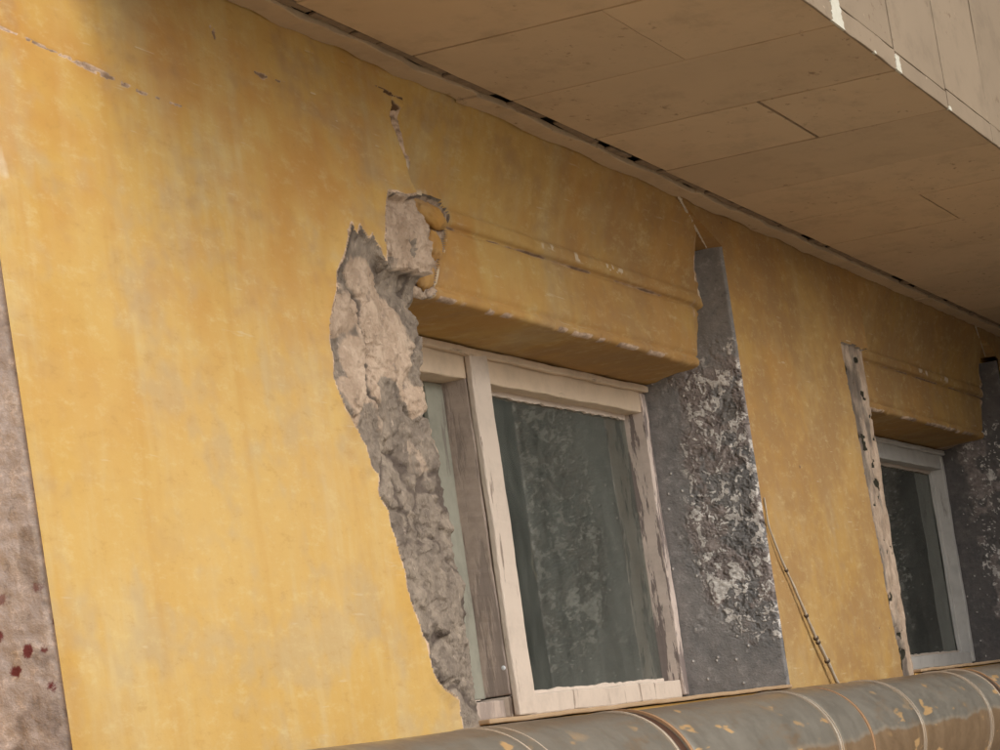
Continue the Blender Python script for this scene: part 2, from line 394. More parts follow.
# ---- left pier: dense relief with the broken corner
def left_pier():
    xs = np.linspace(A0, L1+.02, 300); zs = np.linspace(-.25, EAVE+.012, 520)
    X, Z = np.meshgrid(xs, zs, indexing='ij')
    Y = .010*(fbm(X*1.3, Z*1.3, 3, 1)-.5) + .004*(fbm(X*7, Z*7, 3, 5)-.5)
    chip = np.zeros_like(X); dark = np.zeros_like(X); pale = np.zeros_like(X); lump = np.zeros_like(X); moss = np.zeros_like(X)
    # rounded left arris
    Y *= sst(A0, A0+.06, X)
    # long dark scrape at the upper left
    for pts, wd, dp, dk in (
        ([(-5, 25), (30, 40), (62, 55), (100, 72), (140, 92), (158, 98), (182, 107)], .006, .006, .5),
        ([(255, 72), (262, 76), (285, 83)], .006, .004, .6), ([(372, 84), (386, 92), (405, 100)], .005, .004, .9),
        ([(210, 22), (215, 38)], .012, .006, .45)):
        d, t = pdist(px2(pts), X, Z, sx=.55)
        n_ = fbm(X*11, Z*40, 3, 21)
        wv = .0022+wd*1.3*np.sin(np.pi*np.clip(t, .04, .97))**4*sst(.25, .60, n_)
        k = (1-sst(wv*.3, wv+.004, d))*sst(.33, .50, fbm(X*40, Z*110, 3, 22)); Y += dp*k*.4; chip = np.maximum(chip, k); dark = np.maximum(dark, k*dk)
    # pale scrapes
    rg = random.Random(4)
    for cx, cy, ln in ((280, 72, 18), (300, 88, 16), (290, 103, 22), (370, 143, 20), (305, 50, 8), (352, 112, 10), (330, 118, 8), (135, 46, 22), (338, 60, 14), (378, 172, 14), (385, 180, 12), (205, 180, 6), (262, 200, 7), (350, 222, 8)):
        d, t = pdist(px2([(cx, cy), (cx+ln, cy+ln*.38)]), X, Z, sx=.6)
        k = .8*(1-sst(.0, .006, d+.004*(fbm(X*12, Z*40, 3, 9)-.3)))*sst(.38, .62, fbm(X*14, Z*60, 3, 8)); pale = np.maximum(pale, k); Y += .003*k
    # edge of left arris: old white patch
    q0, q1 = hit(0, 138)[2], hit(0, 178)[2]
    k = sst(q1-.01, q1+.02, Z+.05*(fbm(X*18, Z*18, 3, 3)-.5))*sst(q0+.02, q0-.02, Z)*sst(A0+.11, A0+.07, X+.08*(fbm(X*12, Z*12, 3, 4)-.5)); pale = np.maximum(pale, k*(.15+.6*fbm(X*9, Z*14, 4, 6))); Y += .003*k
    # narrow crack running down beside the hood, broad at its head
    d, t = pdist(px2([(395, 104), (400, 118), (404, 138), (408, 158), (413, 178), (418, 198)]), X, Z, sx=.8)
    wv = np.interp(t, [0, .1, .25, .45, .6, 1], [.014, .045, .052, .030, .014, .012])*(.6+.8*fbm(X*18, Z*18, 3, 31))
    k = 1-sst(wv*.75, wv+.006, d); cr = k
    Y += k*(.012+.020*fbm(X*30, Z*30, 3, 12)); chip = np.maximum(chip, k); dark = np.maximum(dark, k*sst(.35, .15, t)*sst(.45, .6, fbm(X*24, Z*24, 3, 2)))
    pale = np.maximum(pale, k*sst(.5, .65, t)*.8)
    # the broken corner: masonry exposed
    left = [(346, 233), (351, 224), (355, 236), (360, 226), (366, 240), (371, 236), (378, 254), (386, 266)]
    left_edge = [(346, 231), (341, 258), (336, 282), (331, 310), (329, 340), (333, 378), (345, 408), (358, 434), (369, 458), (379, 490), (390, 528), (402, 566), (410, 600), (424, 640), (431, 668), (444, 690), (455, 696), (459, 712), (463, 735), (470, 800)]
    P1 = px2(left_edge[::-1]) + px2(left) + [(7.4, hit(400, 266)[2]), (7.4, -.5)]
    wob = .024*(fbm(X*9, Z*20, 4, 44)-.5)*2
    wobz = .008*(fbm(X*9, Z*20, 3, 45)-.5)*2
    in1 = inside(P1, X+wob, Z+wobz)
    d1, _ = pdist(px2(left_edge[::-1]) + px2(left), X+wob, Z+wobz)
    # pink patch at the end of the hood
    P2 = px2([(385, 268), (383, 240), (384, 205), (386, 193), (396, 194), (406, 198), (418, 195), (428, 196), (437, 204), (443, 216), (447, 236), (449, 300), (410, 300), (396, 282)])
    in2 = inside(P2, X+wob*.6, Z+wobz*.6) & ~in1
    d2, _ = pdist(P2, X+wob*.6, Z+wobz*.6, True)
    # --- masonry relief
    ux, uz = X*1.0, Z
    sk = X + .12*Z                               # streaks follow the trowel, slightly slanted
    wx = .10*(fbm(X*6, Z*6, 3, 61)-.5); wz = .10*(fbm(X*6+5, Z*6, 3, 62)-.5)
    lo = fbm((sk+wx)*3.4, (Z+wz)*4.6, 3, 71)
    rg1 = 1-np.abs(2*fbm((sk+wx)*3.6, (Z+wz)*4.6, 3, 72)-1)          # ridged: thin creases
    rg2 = 1-np.abs(2*fbm((sk+wx)*9, (Z+wz)*10, 3, 73)-1)
    up = sst(.66, .96, Z)*sst(1.46, 1.38, Z)
    cre = sst(.88, .985, rg1); cre2 = sst(.88, .98, rg2)
    g1, g2, gid = worley((sk+wx)*7, (Z+wz)*8, 74)
    fac = (gid-.5)*.020*sst(.0, .06, g2-g1)                       # broken facets at different heights
    rel = .026 - .046*(lo-.5)*2*(.22+.78*up) + fac + .016*cre*(.4+.6*up) + .006*cre2
    rel += .014*(fbm(sk*16, Z*6, 5, 82)-.5)*2 + .007*(fbm(X*36, Z*60, 3, 83)-.5)*2
    tz = sst(1.30, 1.40, Z); rel = rel*(1-tz)+(.005+.008*(fbm(sk*7, Z*9, 4, 85)-.5)*2)*tz
    lump = np.clip(up*(.30+.9*sst(.40, .54, lo))*(1-.7*cre)*(.55+.6*gid) + .30*(gid > .8)*sst(.0, .1, g2-g1), 0, 1)
    # grey rim along the plaster edge, recessed
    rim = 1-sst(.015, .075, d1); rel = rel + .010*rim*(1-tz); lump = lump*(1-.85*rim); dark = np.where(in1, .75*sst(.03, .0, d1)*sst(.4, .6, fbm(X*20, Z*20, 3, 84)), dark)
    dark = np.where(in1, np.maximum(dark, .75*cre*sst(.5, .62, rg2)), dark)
    Y0 = Y - .008*(1-sst(.0, .05, np.minimum(d1, d2))); a1_ = sst(.0, .016, d1)
    Y = np.where(in1, Y0*(1-a1_)+a1_*(np.maximum(rel, -.02)+.004), Y)
    # ragged right silhouette (arris worn round)
    ra = px2([(408, 285), (414, 305), (420, 330), (420, 360), (419, 385), (428, 420), (436, 460), (445, 510), (453, 560), (464, 610), (473, 652), (482, 692), (492, 722), (505, 800)], .05)
    rx = np.interp(Z, [p[1] for p in ra][::-1], [p[0] for p in ra][::-1]) + .05*(fbm(Z*9, Z*3, 4, 91)-.5) + .07 + .2*sst(1.27, 1.37, Z)
    e = np.clip((X-(rx-.13))/.13, 0, None)
    Y = np.where(in1, Y + .055*e**2 + np.clip(X-rx, 0, None)*2.2, Y)
    # --- pink patch relief
    r2 = .016 - .045*sst(.0, .10, d2) - .022*(fbm(X*9, Z*13, 4, 95)-.5)*2 + .016*(fbm(X*40, Z*40, 4, 96)-.5)*2
    a2_ = sst(.0, .014, d2); Y = np.where(in2, Y0*(1-a2_)+a2_*(r2+.008), Y); lump = np.where(in2, .95-.5*(fbm(X*14, Z*14, 3, 97) > .6), lump)
    dark = np.where(in2, .8*sst(.016, .004, d2)*sst(.35, .6, fbm(X*16, Z*16, 2, 98)), dark)
    # plaster lifts a little along the break
    lip = (~in1 & ~in2)*(1-sst(.0, .05, np.minimum(d1, d2))); Y = Y - .008*lip
    chip = np.maximum(chip, (~in1 & ~in2)*(1-sst(.002, .012, np.minimum(d1, d2)))*.9)
    dark = np.where(~in1 & ~in2, np.maximum(dark, (1-sst(.0, .009, d1))*.5), dark)
    broken = in1 | in2
    fm = broken[:-1, :-1].astype(int)+broken[1:, :-1]+broken[:-1, 1:]+broken[1:, 1:] >= 2
    X = X - .054*(Z-.63)*np.clip(1-(X-A0)/.6, 0, 1)      # this old corner leans a little
    P = np.stack([X, Y, Z], -1).reshape(-1, 3)
    at = dict(chip=chip, dark=dark, pale=pale, lump=lump, moss=moss)
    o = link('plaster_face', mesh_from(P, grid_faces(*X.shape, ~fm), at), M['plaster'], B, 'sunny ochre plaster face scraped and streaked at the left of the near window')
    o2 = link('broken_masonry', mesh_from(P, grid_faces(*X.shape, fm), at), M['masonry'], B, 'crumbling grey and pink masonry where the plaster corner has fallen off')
left_pier()

# ---- rounded remnants of yellow plaster clinging to the broken hood end
def blob(name, c, r, mat, seed, parent=B, rot=0):
    bm = bmesh.new(); bmesh.ops.create_icosphere(bm, subdivisions=4, radius=1)
    co_ = np.array([v.co[:] for v in bm.verts])
    n_ = .55+.85*fbm(co_[:, 0]*1.9+seed, co_[:, 2]*1.9+co_[:, 1], 5, seed, .6)
    cs, sn = math.cos(rot), math.sin(rot)
    for v, k in zip(bm.verts, n_):
        x, y, z = v.co.x*r[0]*k, v.co.y*r[1]*k, v.co.z*r[2]*k
        v.co = (c[0]+x*cs-z*sn, c[1]+y, c[2]+x*sn+z*cs)
    me = bpy.data.meshes.new('m'); bm.to_mesh(me); bm.free()
    for k in ('chip', 'dark', 'pale', 'lump', 'moss'): me.attributes.new(k, 'FLOAT', 'POINT')
    return link(name, me, mat, parent, None, True)
p = hit(430, 214, 1, .09); blob('plaster_remnant', (p[0], .10, p[2]), (.115, .034, .034), M['plaster'], 3, rot=-.2)
p = hit(427, 262, 1, .09); blob('plaster_remnant', (p[0], .115, p[2]), (.075, .030, .070), M['plaster'], 5, rot=-.25)
p = hit(438, 246, 1, .09); blob('plaster_remnant', (p[0], .11, p[2]), (.05, .025, .05), M['plaster'], 8, rot=.5)

# ---- cheek grids (faces of the recess that look to the left, X = const)
def cheek(name, xa, z0, z1, mat, kind, nu=120, nv=420, label=None, seed=0):
    ys = np.linspace(0.0, RD+.12, nu); zs = np.linspace(z0, z1, nv)
    Yv, Z = np.meshgrid(ys, zs, indexing='ij')
    flake = np.zeros_like(Yv); moss = flake.copy(); dark = flake.copy(); lump = flake.copy()
    D = .006*(fbm(Yv*6, Z*6, 3, seed+1)-.5)
    if kind == 'flaky':
        u = Yv/RD; zz = (Z-.08)/1.75
        edge = .60*sst(.99, .66, zz)*sst(.02, .16, zz) + .06
        band = sst(edge+.22, edge-.20, u+.6*(fbm(Yv*8, Z*6, 5, seed+2)-.5))*sst(.84, .70, zz+.12*(fbm(Yv*9, Z*9, 3, seed+8)-.5))*sst(.05, .15, zz)
        wy = .05*(fbm(Yv*16, Z*16, 3, seed+3)-.5); wz = .05*(fbm(Yv*16+3, Z*16, 3, seed+4)-.5)
        a1 = fbm((Yv+wy)*34, (Z+wz)*28, 5, seed+5, .68); a2 = fbm((Yv+wy)*74, (Z+wz)*62, 4, seed+6, .6)
        den = fbm(Yv*5, Z*3.2, 3, seed+7)                            # where flakes cluster
        lump = band*.8*sst(.40, .60, fbm(Yv*11, Z*9, 5, seed+9))
        th = (.632 if seed < 50 else .66)-.20*(den-.35)
        flake = band*np.maximum(sst(th, th+.07, a1), .9*sst(.61, .66, a2)*sst(.42, .52, a1))
        w1, w2, wid = worley(Yv*55, Z*45, seed+16)
        flake = np.maximum(flake, .9*(wid > .975)*sst(.30, .18, w1)*sst(.95, .6, zz))
        D += band*(.008*(a1-.5)*2 + .004*(a2-.5)*2) - .002*lump - flake*.006*(.3+a2)
        hole = band*sst(.38, .31, a1)*sst(.45, .6, den+.15); dark = hole*.5; D += .008*hole
        moss = .55*sst(.60, .70, fbm(Yv*16+3, Z*13+2, 5, seed+12, .6))*sst(.85, .45, u)*sst(.15, .3, zz)*sst(.85, .65, zz)*(1-.8*flake)
    else:
        D += .006*(fbm(Yv*25, Z*25, 4, seed+10)-.5)*2
        lump = .5*sst(.5, .6, fbm(Yv*8, Z*8, 4, seed+9)); D = np.abs(D)+.003; flake = .42*sst(.030, .022, Yv+.012*(fbm(Yv*3, Z*12, 3, seed+4)-.5))
    X = xa + D + .006*np.clip(1-Yv/.012, 0, 1) - (.054*(Z-.63) if xa == A0 else 0)
    P = np.stack([X, Yv+.002, Z], -1).reshape(-1, 3)
    return link(name, mesh_from(P, grid_faces(*X.shape), dict(flake=flake, moss=moss, dark=dark, lump=lump, chip=0*lump, pale=0*lump)), mat, B, label)
cheek('reveal', A1, -.1, 1.83, M['reveal'], 'flaky', 150, 620, 'grey window reveal covered in flaking white paint and moss', 3)
cheek('reveal', A0, -.25, 1.25, M['reveal_pink'], 'plain', 60, 240, 'pinkish grey reveal edge with dark red spots at the left border', 40)
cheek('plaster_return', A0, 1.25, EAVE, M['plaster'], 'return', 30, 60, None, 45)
cheek('reveal', A2, -.1, 1.80, M['reveal_dark'], 'flaky', 90, 300, 'dark grey mottled reveal of the far window', 60)

# ---- yellow part of the reveals, above the bare grey (with thin returning fillet)
def fillet(xa, seed):
    Apt, Bpt, Cpt = (xa+.002, -.001, 1.826), (xa+.004, .13, 1.832), (xa-.53, -.001, EAVE+.004)
    n = 26; P = []; idx = {}
    for i in range(n+1):
        for j in range(n+1-i):
            a, b = i/n, j/n; c_ = 1-a-b
            v = [Apt[k]*c_+Bpt[k]*a+Cpt[k]*b for k in range(3)]
            v[1] += .10*a*c_*0 + .004*math.sin(9*a+5*b+seed)*min(1, 6*min(c_, a))
            idx[i, j] = len(P); P.append(v)
    Q = []
    for i in range(n):
        for j in range(n-i):
            Q.append((idx[i, j], idx[i+1, j], idx[i, j+1]))
            if j < n-i-1: Q.append((idx[i+1, j], idx[i+1, j+1], idx[i, j+1]))
    me = bpy.data.meshes.new('m'); me.from_pydata(P, [], Q); me.shade_smooth()
    for k in ('chip', 'dark', 'pale', 'lump', 'moss'): me.attributes.new(k, 'FLOAT', 'POINT')
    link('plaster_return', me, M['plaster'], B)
    # chipped crack
    r = random.Random(seed); bm = bmesh.new(); N = 60
    s_, e_ = np.array([xa-.52, -.006, EAVE-.003]), np.array([xa-.012, .062, 1.832]); rings = []
    for i in range(N):
        t = i/(N-1); c0 = s_*(1-t)+e_*t + np.array([r.uniform(-.004, .004), -.002, r.uniform(-.003, .003)])
        rad = (.0035+.0055*abs(math.sin(i*1.7+seed))*r.random())*(1.3-.6*t)
        rings.append([bm.verts.new((c0[0]+rad*1.5*math.cos(a), c0[1]+rad*.6*math.sin(a), c0[2]+rad*.9*math.cos(a+.6))) for a in [k*math.pi/3 for k in range(6)]])
    for a, b in zip(rings, rings[1:]):
        for k in range(6): bm.faces.new((a[k], a[(k+1) % 6], b[(k+1) % 6], b[k]))
    bm.faces.new(rings[0][::-1]); bm.faces.new(rings[-1])
    me = bpy.data.meshes.new('m'); bm.to_mesh(me); bm.free()
    link('chipped_crack', me, M['crackpale'], B)
fillet(A1, 2); fillet(A2, 5)

# ---- middle and right piers
def pier(x0, x1, nx, nz, label, bare_x, seed):
    xs = np.linspace(x0-.56, x1, nx); zs = np.linspace(-.25, EAVE+.012, nz)
    X, Z = np.meshgrid(xs, zs, indexing='ij')
    Y = .010*(fbm(X*1.3, Z*1.3, 3, seed)-.5) + .003*(fbm(X*7, Z*7, 3, seed+5)-.5)
    chip = np.zeros_like(X); dark = chip.copy(); pale = chip.copy(); lump = chip.copy(); moss = chip.copy()
    # only the part right of the arris exists, plus the corner gusset under the eave
    gus = (X >= x0-.53) & (Z > 1.826+(x0-X)/.53*(EAVE-1.826))
    keep = (X >= x0-.004) | gus
    d = np.abs(X-x0); k = (Z < 1.83)*(1-sst(.004, .016, d+.02*(fbm(X*15, Z*15, 3, seed+7)-.4)))
    chip = k; dark = k*.7; Y += .008*k
    # bare strip at the right-hand arris
    if bare_x:
        bx = np.interp(Z, [.05, .4, .8, 1.2, 1.58], [bare_x+.13, bare_x+.07, bare_x+.03, bare_x, bare_x-.06]) + .035*(fbm(X*3, Z*14, 4, seed+9)-.5)
        bare = (X > bx) & (Z < 1.59+.03*(fbm(X*14, Z*3, 3, seed+4)-.5))
        dd = np.abs(X-bx)
        Y = np.where(bare, .010+.006*(fbm(X*14, Z*22, 4, seed+11)-.5)*2, Y)
        e = np.clip((X-(x1-.10))/.10, 0, 1); Y = np.where(bare, Y+.04*e**2, Y)
        lump = np.where(bare, .24+.5*fbm(X*6, Z*5, 3, seed+2)+.35*sst(x1-.20, x1-.11, X+.05*(fbm(X*3, Z*9, 3, seed+3)-.5)), 0)
        hl = sst(.66, .73, fbm(X*9, Z*19, 4, seed+12)); Y = np.where(bare, Y+.010*hl, Y); moss = np.where(bare, hl, 0)  # pits, coloured near-black through the moss attribute
        dark = np.where(bare, .55*sst(.55, .4, lump), dark)
    else:
        bare = np.zeros_like(keep)
    for cx, cy, r_ in ((800, 467, .007), (880, 628, .006), (869, 626, .004), (812, 440, .004), (705, 238, .006), (722, 222, .005), (760, 245, .004), (778, 250, .005)):
        q = hit(cx, cy); k = 1-sst(r_*.6, r_*1.3, np.hypot((X-q[0])*.6, Z-q[2])); Y += .006*k; chip = np.maximum(chip, k); dark = np.maximum(dark, k)
    for cx, cy, ln in ((740, 262, 14), (832, 305, 6), (845, 340, 5), (815, 480, 6), (790, 330, 5), (852, 640, 5)):
        dd_, _ = pdist(px2([(cx, cy), (cx+ln, cy+ln*.4)]), X, Z, sx=.6); k = .8*(1-sst(.0, .006, dd_))*sst(.40, .6, fbm(X*14, Z*60, 3, 8)); pale = np.maximum(pale, k)
    P = np.stack([X, Y, Z], -1).reshape(-1, 3); at = dict(chip=chip, dark=dark, pale=pale, lump=lump, moss=moss)
    f4 = lambda m_: m_[:-1, :-1].astype(int)+m_[1:, :-1]+m_[:-1, 1:]+m_[1:, 1:]
    kf = f4(keep) >= 3; bf = (f4(bare) >= 2) & kf
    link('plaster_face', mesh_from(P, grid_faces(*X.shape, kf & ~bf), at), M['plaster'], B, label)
    if bare_x: link('bare_edge', mesh_from(P, grid_faces(*X.shape, bf), at), M['masonry'], B, 'narrow grey strip of bare pitted masonry left of the far window')
pier(A1, L2, 250, 320, 'brownish ochre plaster face between the two windows', 11.97, 100)
pier(A2, 18.2, 120, 160, 'dim ochre plaster face beyond the far window', None, 140)

# ---- lintel hoods inside the recess heads
PROF = [(0.0, EAVE+.004), (.010, 1.93), (.030, 1.87), (.056, 1.79), (.084, 1.70), (.098, 1.655), (.0975, 1.645), (.091, 1.640), (.088, 1.630), (.0885, 1.606), (.094, 1.597),
        (.110, 1.590), (.112, 1.585), (.104, 1.580), (.100, 1.570), (.099, 1.52), (.099, 1.46), (.100, 1.405), (.102, 1.392), (.108, 1.387), (.109, 1.382), (.100, 1.376), (.096, 1.366), (.098, 1.352), (.108, 1.345),
        (.125, 1.342), (.16, 1.341), (.22, 1.340), (.30, 1.338), (.38, 1.337), (.47, 1.336)]
def hood(xl, xr, seed, label, near=False):
    # densify the profile
    pr = []
    for (y1, z1), (y2, z2) in zip(PROF, PROF[1:]):
        k = max(1, int(math.hypot(y2-y1, z2-z1)/.007))
        pr += [(y1+(y2-y1)*i/k, z1+(z2-z1)*i/k) for i in range(k)]
    pr.append(PROF[-1]); pr = np.array(pr)
    xs = np.concatenate([np.linspace(xl-.03, xl+.62, 170), np.linspace(xl+.625, xr+.015, 300)])
    X, S = np.meshgrid(xs, np.arange(len(pr)), indexing='ij')
    Y = pr[:, 0][None, :]+0*X; Z = pr[:, 1][None, :]+0*X
    front = (Z > 1.343)
    Y = Y + front*(.010*(fbm(X*2.2, Z*5, 3, seed)-.5) + .007*(fbm(X*16, Z*16, 4, seed+2)-.5))
    Z = Z + .008*(fbm(X*2.0, Z*0, 3, seed+3)-.5) + (~front)*.006*(fbm(X*6, Y*14, 3, seed+4)-.5)
    # nicked lower roll
    lw = np.exp(-((Z-1.355)/.02)**2); Y = Y + lw*.012*sst(.55, .7, fbm(X*9, Z*6, 4, seed+6))
    # rounded, broken right-hand end
    low = sst(1.62, 1.34, Z)
    s = np.clip((X-(xr-.34))/.34, 0, 1)
    Y = Y + front*(s**3)*(.030+.10*low) + front*(np.clip((X-(xr-.42))/.42, 0, 1)**3)*.07*sst(1.66, 1.83, Z)*sst(1.965, 1.85, Z)
    Y = Y + (~front)*(s**3)*.13*sst(.47, .12, Y)
    Y = Y + front*s**3*.06*(fbm(X*16, Z*16, 4, seed+9)-.45)
    Z = Z + (s**4)*.05*sst(1.50, 1.345, Z)*front + (s**4)*.05*(~front)*sst(.40, .11, Y)
    chip = s**1.5*1.3*sst(.48, .58, fbm(X*9, Z*12, 4, seed+11)) ; pale = chip*.8*sst(.5, .6, fbm(X*22, Z*22, 3, seed+12))
    edge = np.exp(-((Z-1.349)/.008)**2)*front
    chip = np.maximum(chip, .8*edge*sst(.45, .55, fbm(X*6, Z*3, 3, seed+13)))
    # broken dark line along the moulding groove, pale flecks above it
    dk = np.exp(-((Z-1.588)/.006)**2)*.7*sst(.35, .6, fbm(X*4, Z*2, 3, seed+5)); ch2 = dk
    for cx, ln in ((.45, .2), (.62, .12), (.66, .1), (.52, .1)):
        q = xl+(xr-xl)*cx; k = np.exp(-(((X-q)/(ln))**2))*np.exp(-((Z-1.622)/.02)**2)*sst(.55, .62, fbm(X*20, Z*40, 3, seed+15)); pale = np.maximum(pale, k)
    bare = np.zeros_like(front); lump = chip*0
    if near:                                     # left end: plaster gone, pink core showing
        Pb = px2([(380, 190), (428, 197), (437, 203), (443, 214), (446, 228), (444, 246), (437, 262), (433, 290), (428, 310), (380, 310)], .10)
        wx = .05*(fbm(X*10, Z*14, 4, seed+31)-.5)
        bare = inside(Pb, X+wx, Z+wx*.5) & front
        db, _ = pdist(Pb, X+wx, Z+wx*.5, True)
        Y = np.where(bare, Y+.018*sst(0, .02, db)+.030*(fbm(X*18, Z*22, 4, seed+32)-.5), Y)
        lump = np.where(bare, .5+.7*(fbm(X*12, Z*16, 4, seed+33)-.2), 0)
        lip = (~bare)*(1-sst(0, .035, db))*front; Y = Y-.010*lip
        pale = np.maximum(pale, .8*lip*sst(.45, .6, fbm(X*12, Z*12, 3, seed+34)))
    P = np.stack([X, Y, Z], -1).reshape(-1, 3); at = dict(chip=np.maximum(chip, ch2), dark=dk, pale=pale, lump=lump, moss=chip*0)
    bf = bare[:-1, :-1].astype(int)+bare[1:, :-1]+bare[:-1, 1:]+bare[1:, 1:] >= 2
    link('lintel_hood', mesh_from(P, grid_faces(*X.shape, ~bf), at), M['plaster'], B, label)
    if near: link('broken_masonry', mesh_from(P, grid_faces(*X.shape, bf), at), M['masonry'], B, 'rough pink core showing at the broken left end of the lintel hood')
hood(L1, A1, 200, 'moulded ochre lintel hood over the near window with a broken end', True)
hood(L2, A2, 240, 'moulded ochre lintel hood over the far window')

# ---- plain masonry behind and below (closes the building)
def plain(name, dims, mat=M['bodywall']): return box(name, dims, mat, B, 0)
plain('wall_core', (A0+.10, L1-.1, .24, 3.5, GZ, EAVE)); plain('wall_core', (A1+.03, L2-.1, .10, 3.5, GZ, EAVE)); plain('wall_core', (A2+.03, 18.2, .10, 3.5, GZ, EAVE))
for x0, x1 in ((A0, L1), (A1, L2), (A2, 18.2)):
    plain('wall_base', (x0+.01, x1-.01, .004, .095, GZ, -.22))
for x0, x1 in ((L1-.05, A1+.02), (L2-.05, A2+.02), (-4, A0+.01)):
    plain('wall_apron', (x0, x1, .012, .6, GZ, .062))
plain('upper_wall', (-4, 18.2, .02, 3.5, EAVE+.02, 5.2))
plain('bay_wall', (-4, A0-.01, RD+.1, 3.5, .062, EAVE))
for x0, x1 in ((L1-.12, A1+.05), (L2-.12, A2+.05)):
    plain('lintel_core', (x0, x1, .30, 3.5, 1.40, EAVE+.01))
# left cheeks (hidden from the street side, seen only from the other direction)
for xl in (L1, L2):
    plain('left_cheek', (xl-.10, xl-.004, .10, RD+.1, .062, EAVE), M['masonry'])

# ---- windows
def ragged(name, x0, x1, z0, z1, y, parent, mat, side, seed, n=90):
    """thin putty fillet with one ragged edge (side +1 = top edge ragged, -1 = bottom edge)"""
    xs = np.linspace(x0, x1, n); r = .012*(fbm(xs*28, xs*0, 4, seed)-.35) + .006*(fbm(xs*90, xs*0, 2, seed+3)-.5)
    bm = bmesh.new(); prev = None
    for x, d in zip(xs, r):
        a, b = (z0, z1+d) if side > 0 else (z0-d, z1)
        cur = [bm.verts.new(v) for v in ((x, y, a), (x, y, b), (x, y+.012, b), (x, y+.012, a))]
        if prev:
            for k in range(4): bm.faces.new((prev[k], prev[(k+1) % 4], cur[(k+1) % 4], cur[k]))
        else: bm.faces.new(cur)
        prev = cur
    bm.faces.new(prev[::-1]); bmesh.ops.recalc_face_normals(bm, faces=bm.faces)
    me = bpy.data.meshes.new('m'); bm.to_mesh(me); bm.free(); return link(name, me, mat, parent)
def window(xl, xr, near):
    pj = M['peel'] if near else M['white2']; pw = M['white'] if near else M['white2']; ph = M['white_head'] if near else M['white2']
    mu0, mu1 = xl+1.235, xl+1.405                  # mullion between the two casements
    # window = the outer head rail; everything else hangs on it
    wn = box('window', (xl, xr-.004, RD-.004, RD+.12, 1.225, 1.330), ph, B, .005, 60, .0016, 3,
             'cream painted double casement window with peeling paint, near one' if near else 'white painted casement window, the far one')
    S = lambda nm, d, mt, bv=.004, cu=40, ji=.0015, sd=1: box(nm, d, mt, wn, bv, cu, ji, sd)
    S('head_lip', (xl, xr-.004, RD-.03, RD-.006, 1.305, 1.332), ph, .006, 60, .002)
    S('jamb', (xr-.062, xr-.006, RD-.012, RD+.10, .098, 1.303), pj, .005, 50, .0018, 4)
    S('bottom_rail', (xl+.052, mu0+.010, RD+.02, RD+.115, .090, .150), M['greywood'], .006, 30, .0015, 7)
    S('bottom_rail', (mu0+.014, xr-.064, RD-.002, RD+.115, .090, .160), pw, .006, 60, .0015, 6)
    S('jamb', (xl, xl+.05, RD-.004, RD+.10, .162, 1.223), pj)
    # mullion: bare wood post with a painted casing strip on its face
    S('mullion', (mu0+.012, mu1-.02, RD-.005, RD+.17, .164, 1.30), M['greywood'], .006, 60, .002, 9)
    S('casing_strip', (mu0+.012, mu1, RD-.030, RD-.007, .092, 1.318), pw, .005, 60, .0015, 12)
    # panes, sash edges and putty
    gy = RD+.072
    for k, (a, b) in enumerate(((xl+.05, mu0+.012), (mu1-.02, xr-.06))):
        gy = RD+(.105 if k == 0 else .072)
        S('pane', (a, b, gy, gy+.004, .150, 1.235), M['glass'], 0, 0, 0)
        if k == 0: S('sash_stile', (b-.15, b-.001, gy-.020, gy-.002, .162, 1.223), M['sagewood'], .003, 40, .0012, 28)
        elif not near: S('sash_stile', (b-.028, b-.001, gy-.022, gy-.002, .162, 1.223), pw if near else M['white2'], .003, 40, .0012, 20+k)
        ragged('putty', a, b-.03, .158, .172, gy-.014, wn, M['putty'], 1, 31+k)
        ragged('putty', a, b-.03, 1.208, 1.226, gy-.014, wn, M['putty'], -1, 41+k)
    # second, inner sash seen dimly through the glass
    iy = RD+.24
    for a, b in ((xl, xl+.06), (mu0-.05, mu0+.05), (mu0+.78, mu0+.86), (xr-.08, xr)):
        S('inner_stile', (a, b, iy, iy+.05, .15, 1.30), M['inner'])
    S('inner_rail', (xl, xr, iy+.001, iy+.049, 1.235, 1.33), M['inner']); S('inner_rail', (xl, xr, iy+.001, iy+.049, .07, .148), M['inner'])
    # pale pleated sheet, added to brighten the right-hand pane like a reflection
    xs = np.linspace(mu0+.72, xr-.06, 120); cy = RD+.36+.022*np.sin(xs*38+1.5*np.sin(xs*7))+.02*(fbm(xs*9, xs*0, 3, 5)-.5)
    P = np.array([(x, y+.01*math.sin(x*20+k_), z) for k_, z in enumerate((.10, .5, .9, 1.34)) for x, y in zip(xs, cy)]); n_ = len(xs)
    me = bpy.data.meshes.new('m'); me.from_pydata(P.tolist(), [], [(r_*n_+i, r_*n_+i+1, (r_+1)*n_+i+1, (r_+1)*n_+i) for r_ in range(3) for i in range(n_-1)]); me.shade_smooth()
    link('added_curtain', me, M['added_curtain'], wn)
    if near:
        q = hit(503.5, 668, 0, mu0+.010)
        bm = bmesh.new(); bmesh.ops.create_uvsphere(bm, u_segments=12, v_segments=8, radius=1)
        for v in bm.verts: v.co = (mu0+.011+v.co.x*.004, q[1]+v.co.y*.009, q[2]+v.co.z*.009)
        me = bpy.data.meshes.new('m'); bm.to_mesh(me); bm.free(); link('nail', me, M['nail'], wn, None, True)
    # rusty sheet sill: front drip edge
    S('sill', (xl-.0, xr+.0, -.008, RD+.1, .066, .080), M['rustsill'], .004, 80, .0008, 8)
    # dark room
    bm = bmesh.new(); bmesh.ops.create_cube(bm, size=1)
    for v in bm.verts: v.co = ((xl+xr)/2+v.co.x*(xr-xl+.06), 1.9+v.co.y*2.56, .7+v.co.z*1.5)
